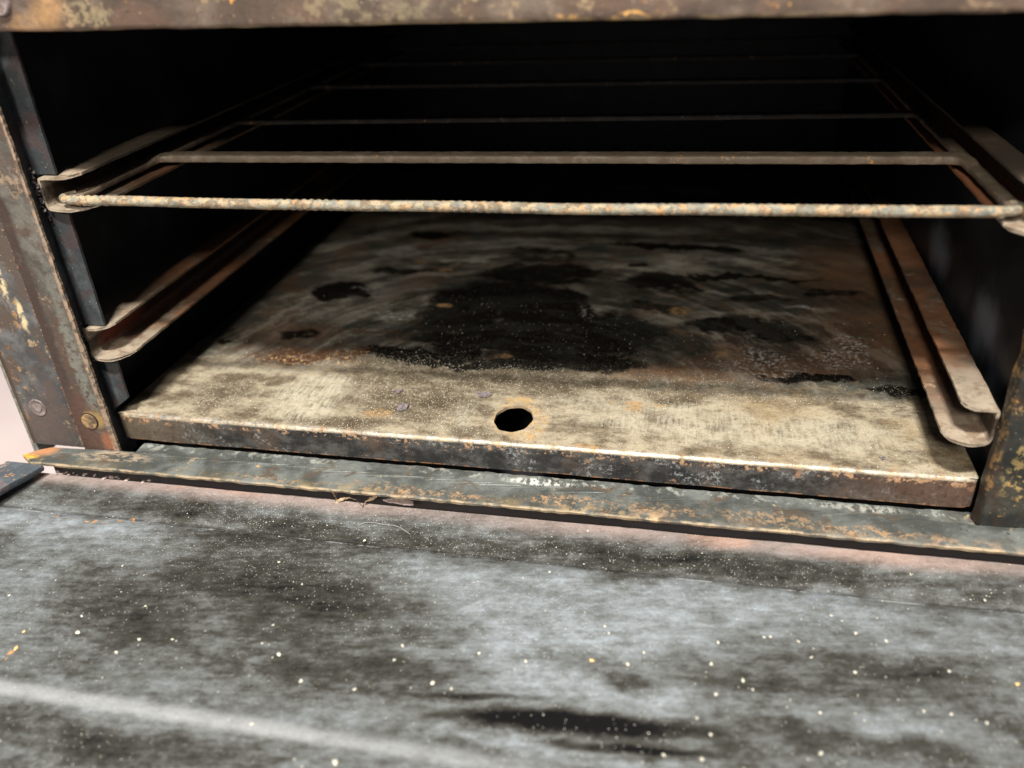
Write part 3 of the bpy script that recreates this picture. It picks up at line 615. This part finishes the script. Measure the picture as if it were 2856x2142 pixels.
# ------------------------------------------------------------ loose base plate with its hole
def plate():
    W_, y1 = .450, .53; rr = .0022
    bm = bmesh.new()
    out = []; nx = 120
    def fy(x): return jit((x, 0, 0), .0003, 60).y
    front = [(W_ * i / nx, rr) for i in range(nx + 1)]
    rest = [(W_, .05), (W_, .2), (W_, y1), (0, y1), (0, .2), (0, .05)]
    vs = [bm.verts.new((a, b, 0)) for a, b in front + rest]; n = len(vs)
    edges = [bm.edges.new((vs[i], vs[(i + 1) % n])) for i in range(n)]
    hv = []; nh = 46
    for i in range(nh):
        t = 2 * math.pi * i / nh; k = 1 + .035 * noise.noise(Vector((math.cos(t) * 1.7, math.sin(t) * 1.7, 4))) + .02 * math.cos(9 * t)
        hv.append(bm.verts.new((.2254 + .0104 * k * math.cos(t), .0243 + .0137 * k * math.sin(t), 0)))
    he = [bm.edges.new((hv[i], hv[(i + 1) % nh])) for i in range(nh)]
    bmesh.ops.triangle_fill(bm, edges=edges + he, use_beauty=True)
    lo = [bm.verts.new((v.co.x, v.co.y, -.0018)) for v in hv]
    for i in range(nh): bm.faces.new((hv[i], hv[(i + 1) % nh], lo[(i + 1) % nh], lo[i]))
    # front fold and lip
    prof = [(rr, 0)] + [(rr - rr * math.sin(R(a)), -rr + rr * math.cos(R(a))) for a in (15, 30, 45, 60, 75, 90)] + [(-.0002, -.006), (-.0003, -.011), (0, -.0168), (.0012, -.0168), (.0012, -.003)]
    prev = [vs[i] for i in range(nx + 1)]
    for (a, b) in prof[1:]:
        row = []
        for i in range(nx + 1):
            x = W_ * i / nx; lf = 1 if b < -.001 else .3
            e = max(0.0, 1 - min(x, W_ - x) / .006); dx = 0
            wob = jit((x, 0, 0), .0004 * lf, 45)
            row.append(bm.verts.new((x, a + wob.x + e * e * .0016 * (1 if b < -.0005 else 0), b + wob.z * .6)))
        for i in range(nx): bm.faces.new((prev[i], prev[i + 1], row[i + 1], row[i]))
        prev = row
    # side folds
    for s_, x in ((-1, 0.0), (1, W_)):
        ys = [rr, .05, .2, y1]
        ref = {rr: vs[nx] if s_ > 0 else vs[0], .05: vs[nx + 1] if s_ > 0 else vs[nx + 6], .2: vs[nx + 2] if s_ > 0 else vs[nx + 5], y1: vs[nx + 3] if s_ > 0 else vs[nx + 4]}
        prev = [ref[q] for q in ys]
        for (ox, oz) in ((.0006, -.0003), (.0010, -.0012), (.0012, -.0168)):
            row = [bm.verts.new((x + s_ * ox, q + (.0010 if q == rr and oz < -.01 else 0), oz)) for q in ys]
            for i in range(3): bm.faces.new((prev[i], prev[i + 1], row[i + 1], row[i]))
            prev = row
    return bm
pl = obj('base_plate', plate(), 'plate', None, 50, (0, 0, 0))
pl['label'] = 'scorched steel plate with a round hole near its folded front edge, inside the oven'; pl['category'] = 'oven plate'

# ------------------------------------------------------------ rack
rack = thing('oven_rack', 'rusty ladder shaped oven rack resting on the two upper runners', 'oven rack', (.225, .0, .125))
xl, xr, zr = .0045, .4462, .1252
sk = lambda x: (x - .225) * .022   # the rack sits slightly askew
p = [(xl + .0072, .0125, zr), (xl + .0050, .0100, zr), (xl + .0045, .0080, zr), (xl + .0055, .0052, zr), (xl + .0085, .0028, zr), (xl + .014, .0018, zr)]
q = [(xr - (a - xl), b, zr) for a, b, _ in p][::-1]
mid = [(xl + .014 + (xr - xl - .028) * i / 14, .0018 + .0004 * math.sin(i * 2.1), zr + .0002 * math.sin(i * 1.3) - .0009 * math.sin(math.pi * i / 14)) for i in range(1, 14)]
path = resample([(a, b + sk(a), c) for a, b, c in p + mid + q], .0007)
xl, xr = .0119, .4425
n_ = len(path); rad = [.0024 if 30 < i < n_ - 30 else .0016 + .0008 * min(i, n_ - 1 - i) / 30 for i in range(n_)]
obj('front_bar', tube(path, rad, 18, 3, .00014, 520, .10), 'bar', rack, 60, label='pale scaled front bar of the rack, ribbed like twisted rod')
for s_, x in ((1, xl), (-1, xr)):
    obj('side_rail', tube(resample([(x + s_ * .0034, .0045 + sk(x), zr - .0004), (x + s_ * .0034, .505, zr - .0004)], .004), 0, 16, 5, .0002, 150, flat=(.0064, .0028)), 'rung', rack)
for i, y in enumerate((.082, .174, .289, .394, .487)):
    r_ = .009; P_ = [(xl + .0036, y - .024, zr - .0014), (xl + .0040, y - .017, zr - .0004), (xl + .0044, y - .0125, zr + .0004)] + [(xl + .0044 + r_ - r_ * math.cos(R(a)), y - .0115 + r_ * math.sin(R(a)), zr + .0008) for a in (15, 30, 45, 60, 75, 90)]
    P2 = [(xr - (a - xl), b, c) for a, b, c in P_][::-1]
    fw = (.0100, .0044) if i == 0 else (.0072, .0032)
    obj('rung', tube(resample([(a, b + sk(a) * (1.0, 2.0, .7, 1, 1)[i], c) for a, b, c in P_ + P2], .002), 0, 16, 7 + i, .0002, 200, flat=fw, taper=.045), 'rung' if i == 0 else 'shaderung', rack, 60)

# ------------------------------------------------------------ loose bits
def chip(name, pts, z, t, mat, label, cat, curl=.001, group=None, seed=0):
    cx = sum(a for a, b in pts) / len(pts); cy = sum(b for a, b in pts) / len(pts)
    bm = bmesh.new(); top = []; bot = []
    P_ = []
    for a, b in zip(pts, pts[1:] + pts[:1]):
        for k in range(4):
            s_ = k / 4; P_.append((a[0] + (b[0] - a[0]) * s_ + random.gauss(0, .00008), a[1] + (b[1] - a[1]) * s_ + random.gauss(0, .00008)))
    for a, b in P_:
        h = curl * ((a - cx) ** 2 + (b - cy) ** 2) / .00002 + random.random() * .0001
        top.append(bm.verts.new((a, b, z + t + h))); bot.append(bm.verts.new((a, b, z + h)))
    ct = bm.verts.new((cx, cy, z + t)); cb_ = bm.verts.new((cx, cy, z)); n = len(top)
    for i in range(n):
        bm.faces.new((top[i], top[(i + 1) % n], ct)); bm.faces.new((bot[(i + 1) % n], bot[i], cb_)); bm.faces.new((top[i], bot[i], bot[(i + 1) % n], top[(i + 1) % n]))
    o = obj(name, bm, mat, None, 25, (cx, cy, z)); o['label'] = label; o['category'] = cat
    if group: o['group'] = group
    return o
G = 'rust flakes lying on the base plate'
chip('rust_flake', [(.1995, .0475), (.2010, .0435), (.2045, .0428), (.2085, .0452), (.2080, .0478), (.2035, .0472)], .0003, .0011, 'flake', 'grey rust flake just behind and left of the hole in the plate', 'rust flake', .0004, G)
chip('rust_flake', [(.1590, .0280), (.1594, .0232), (.1620, .0222), (.1648, .0245), (.1650, .0288), (.1622, .0295)], .0003, .0011, 'flake', 'rounded lilac grey rust flake, largest of the pair left of the hole', 'rust flake', .0002, G)
chip('rust_flake', [(.1508, .0435), (.1530, .0415), (.1550, .0418), (.1562, .0445), (.1540, .0440)], .0003, .0011, 'flake', 'thin pointed rust flake left of the hole, behind the rounded one', 'rust flake', .0004, G)
chip('rust_flake', [(.4085, .0120), (.4100, .0102), (.4118, .0108), (.4112, .0128)], .0002, .0004, 'flake', 'small dark rust flake near the right front corner of the plate', 'rust flake', .0003, G)
# curled shred caught in the gap below the sill
pts = [(.1385, -.0275, -.0190), (.1395, -.0272, -.0205), (.1402, -.0268, -.0225), (.1398, -.0272, -.0250), (.1400, -.0278, -.0262), (.1418, -.0272, -.0252), (.1445, -.0268, -.0238), (.1475, -.0266, -.0233), (.1510, -.0270, -.0240), (.1540, -.0282, -.0254), (.1553, -.0292, -.0263), (.1560, -.0275, -.0245), (.1575, -.0264, -.0236), (.1600, -.0256, -.0232), (.1618, -.0240, -.0225)]
bm = bmesh.new(); rows = []
pp = resample(pts, .0005)
for i, p_ in enumerate(pp):
    s_ = i / len(pp); w_ = .0014 + .0007 * math.sin(s_ * 9) + (.0006 if s_ < .2 else 0); tw = s_ * 4
    d = Vector((.1 * math.sin(tw), math.cos(tw), math.sin(tw))) * w_ * .5
    j = jit(p_, .0003, 600); rows.append([bm.verts.new(p_ + d + j), bm.verts.new(p_ - d + j), bm.verts.new(p_ - d + j + Vector((0, .0001, -.0002))), bm.verts.new(p_ + d + j + Vector((0, .0001, -.0002)))])
for a, b in zip(rows[:-1], rows[1:]):
    for k in range(4): bm.faces.new((a[k], a[(k + 1) % 4], b[(k + 1) % 4], b[k]))
bm.faces.new(rows[0]); bm.faces.new(rows[-1])
o = obj('peeling_shred', bm, 'shred', None, 60, (.15, -.027, -.026)); o['label'] = 'curled brown shred hanging in the gap under the sill'; o['category'] = 'shred'
chip('rust_flake', [(.1655, -.0255), (.1700, -.0236), (.1760, -.0238), (.1812, -.0244), (.1822, -.0268), (.1770, -.0274), (.1735, -.0268), (.1690, -.0266)], -.0243, .0008, 'slab', 'long pinkish flake lodged in the gap under the sill beside the curled shred', 'rust flake', .0)
hp = resample([(.1578, -.0431, -.0270), (.1610, -.0412, -.0262), (.1650, -.0405, -.0262), (.171, -.0412, -.0264), (.1760, -.0409, -.0264), (.1800, -.0420, -.0266), (.1862, -.0455, -.0272)], .0006)
o = obj('hair', tube(hp, .00008, 6), 'hair', None, 60, (.172, -.042, -.027)); o['label'] = 'single pale hair lying on the door below the curled shred'; o['category'] = 'hair'

def crumb_bm(x, y, z, r_, bm, ex=1.3):
    n0 = len(bm.verts)
    ret = bmesh.ops.create_icosphere(bm, subdivisions=2, radius=1, matrix=Matrix.Translation((x, y, z)) @ Matrix.Rotation(random.random() * 3, 4, 'Z') @ Matrix.Diagonal((r_ * ex, r_, r_ * .55, 1)))
    for v in ret['verts']: v.co += jit(v.co, r_ * .7, 900)
CR = [(.0543, -.0880), (.0813, -.1105), (.0559, -.1208), (.0604, -.1300, 1.5), (.0902, -.1290, 1.5), (.0847, -.1371, 1.4), (.1653, -.0537, 1.4), (.1292, -.0738), (.1467, -.0863), (.1447, -.1223), (.1544, -.1270, 1.3), (.1046, -.1267),
      (.1694, -.1384, 1.3), (.1926, -.1387, 1.3), (.1975, -.1707, 2.0), (.2036, -.1219, 1.2), (.1591, -.1607, 1.2), (.0359, -.1331, 1.2, 1), (.0392, -.1422, 1.6, 1), (.2046, -.1142), (.2226, -.1306, 1.5), (.2307, -.1322), (.0126, -.1144), (.2373, -.1129),
      (.1445, -.1120), (.2724, -.0306, .8), (.2583, -.0608), (.2889, -.0936, .9), (.2868, -.0900, .8), (.2836, -.1092, 1.5, 1), (.2572, -.1140, 1.3), (.2981, -.1089, 1.2), (.3041, -.1019), (.3337, -.0915), (.3549, -.0853), (.3524, -.0857),
      (.3806, -.0690), (.3658, -.0859), (.3892, -.0776), (.3860, -.0986, 1.2), (.3309, -.1033, 1.3), (.3430, -.1097, 1.3), (.3465, -.1134), (.3701, -.0936), (.3325, -.1181, 1.2), (.3257, -.1302), (.3305, -.1366, 1.1), (.3274, -.1474, 1.3), (.3688, -.1379, 1.3),
      (.4216, -.0923, 1.1), (.4291, -.1149), (.4175, -.1130), (.4080, -.1133), (.3705, -.1203), (.4178, -.0388, 1.1), (.4450, -.0508), (.3140, -.1479), (.4450, -.0946, 1.4, 1), (.4006, -.0799)]
NAMED = {
 (.1975, -.1707): 'largest white crumb, beyond the pale bead near the bottom of the photo',
 (.1653, -.0537): 'white crumb sitting on the door crease below the curled shred and hair',
 (.0359, -.1331): 'amber crumb at the far left of the door, rear one of two',
 (.0392, -.1422): 'larger amber crumb at the far left of the door, front one of two',
 (.0604, -.1300): 'whitish crumb nearest the two amber crumbs at the left of the door',
 (.0902, -.1290): 'yellowish white crumb right behind another on the left part of the door',
 (.0847, -.1371): 'oval white crumb left of centre on the door, just behind the pale bead',
 (.1694, -.1384): 'white crumb on the dark patch left of the long black smear, leftmost of two',
 (.1926, -.1387): 'white crumb on the dark patch left of the long black smear, rightmost of two',
 (.2836, -.1092): 'amber tinted crumb in the pale cloudy middle of the door',
 (.4450, -.0946): 'orange tinted crumb near the right edge of the door'}
dust = bmesh.new()
for e in CR:
    r_ = .00052 * (e[2] if len(e) > 2 else 1.0); z = -.0277 if e[1] < -.054 else -.0268
    if (e[0], e[1]) not in NAMED: crumb_bm(e[0], e[1], z, r_, dust); continue
    bm = bmesh.new(); crumb_bm(e[0], e[1], z, r_, bm)
    o = obj('crumb', bm, 'ycrumb' if len(e) > 3 else 'crumb', None, 60, (e[0], e[1], z))
    o['label'] = NAMED[(e[0], e[1])]; o['category'] = 'crumb'; o['group'] = 'larger crumbs on the drop door'
bm = dust
for i in range(420):
    x = random.uniform(-.02, .50); y = -.0255 - random.random() ** 1.8 * .17
    if -.168 < y < -.155: continue
    z = -.0279 if y < -.058 else -.0272
    r_ = random.uniform(.00012, .00036)
    bmesh.ops.create_icosphere(bm, subdivisions=1, radius=1, matrix=Matrix.Translation((x, y, z)) @ Matrix.Rotation(random.random() * 3, 4, 'Z') @ Matrix.Diagonal((r_ * random.uniform(1, 1.8), r_, r_ * .6, 1)))
o = obj('crumb_dust', bm, 'crumb', None, 60, (.2, -.1, -.028)); o['kind'] = 'stuff'; o['label'] = 'fine pale dust scattered over the grey door'; o['category'] = 'dust'
bm = bmesh.new()
for i in range(700):
    x = random.uniform(.01, .44); y = .004 + random.random() ** 1.6 * .17
    if (x - .2254) ** 2 / .0115 ** 2 + (y - .0243) ** 2 / .0148 ** 2 < 1: continue
    r_ = random.uniform(.0001, .00030)
    bmesh.ops.create_icosphere(bm, subdivisions=1, radius=1, matrix=Matrix.Translation((x, y, .0001)) @ Matrix.Rotation(random.random() * 3, 4, 'Z') @ Matrix.Diagonal((r_ * random.uniform(1, 1.8), r_, r_ * .7, 1)))
o = obj('plate_grit', bm, 'crumb', None, 60, (.2, .05, 0)); o['kind'] = 'stuff'; o['label'] = 'fine pale grit scattered over the scorched base plate'; o['category'] = 'grit'
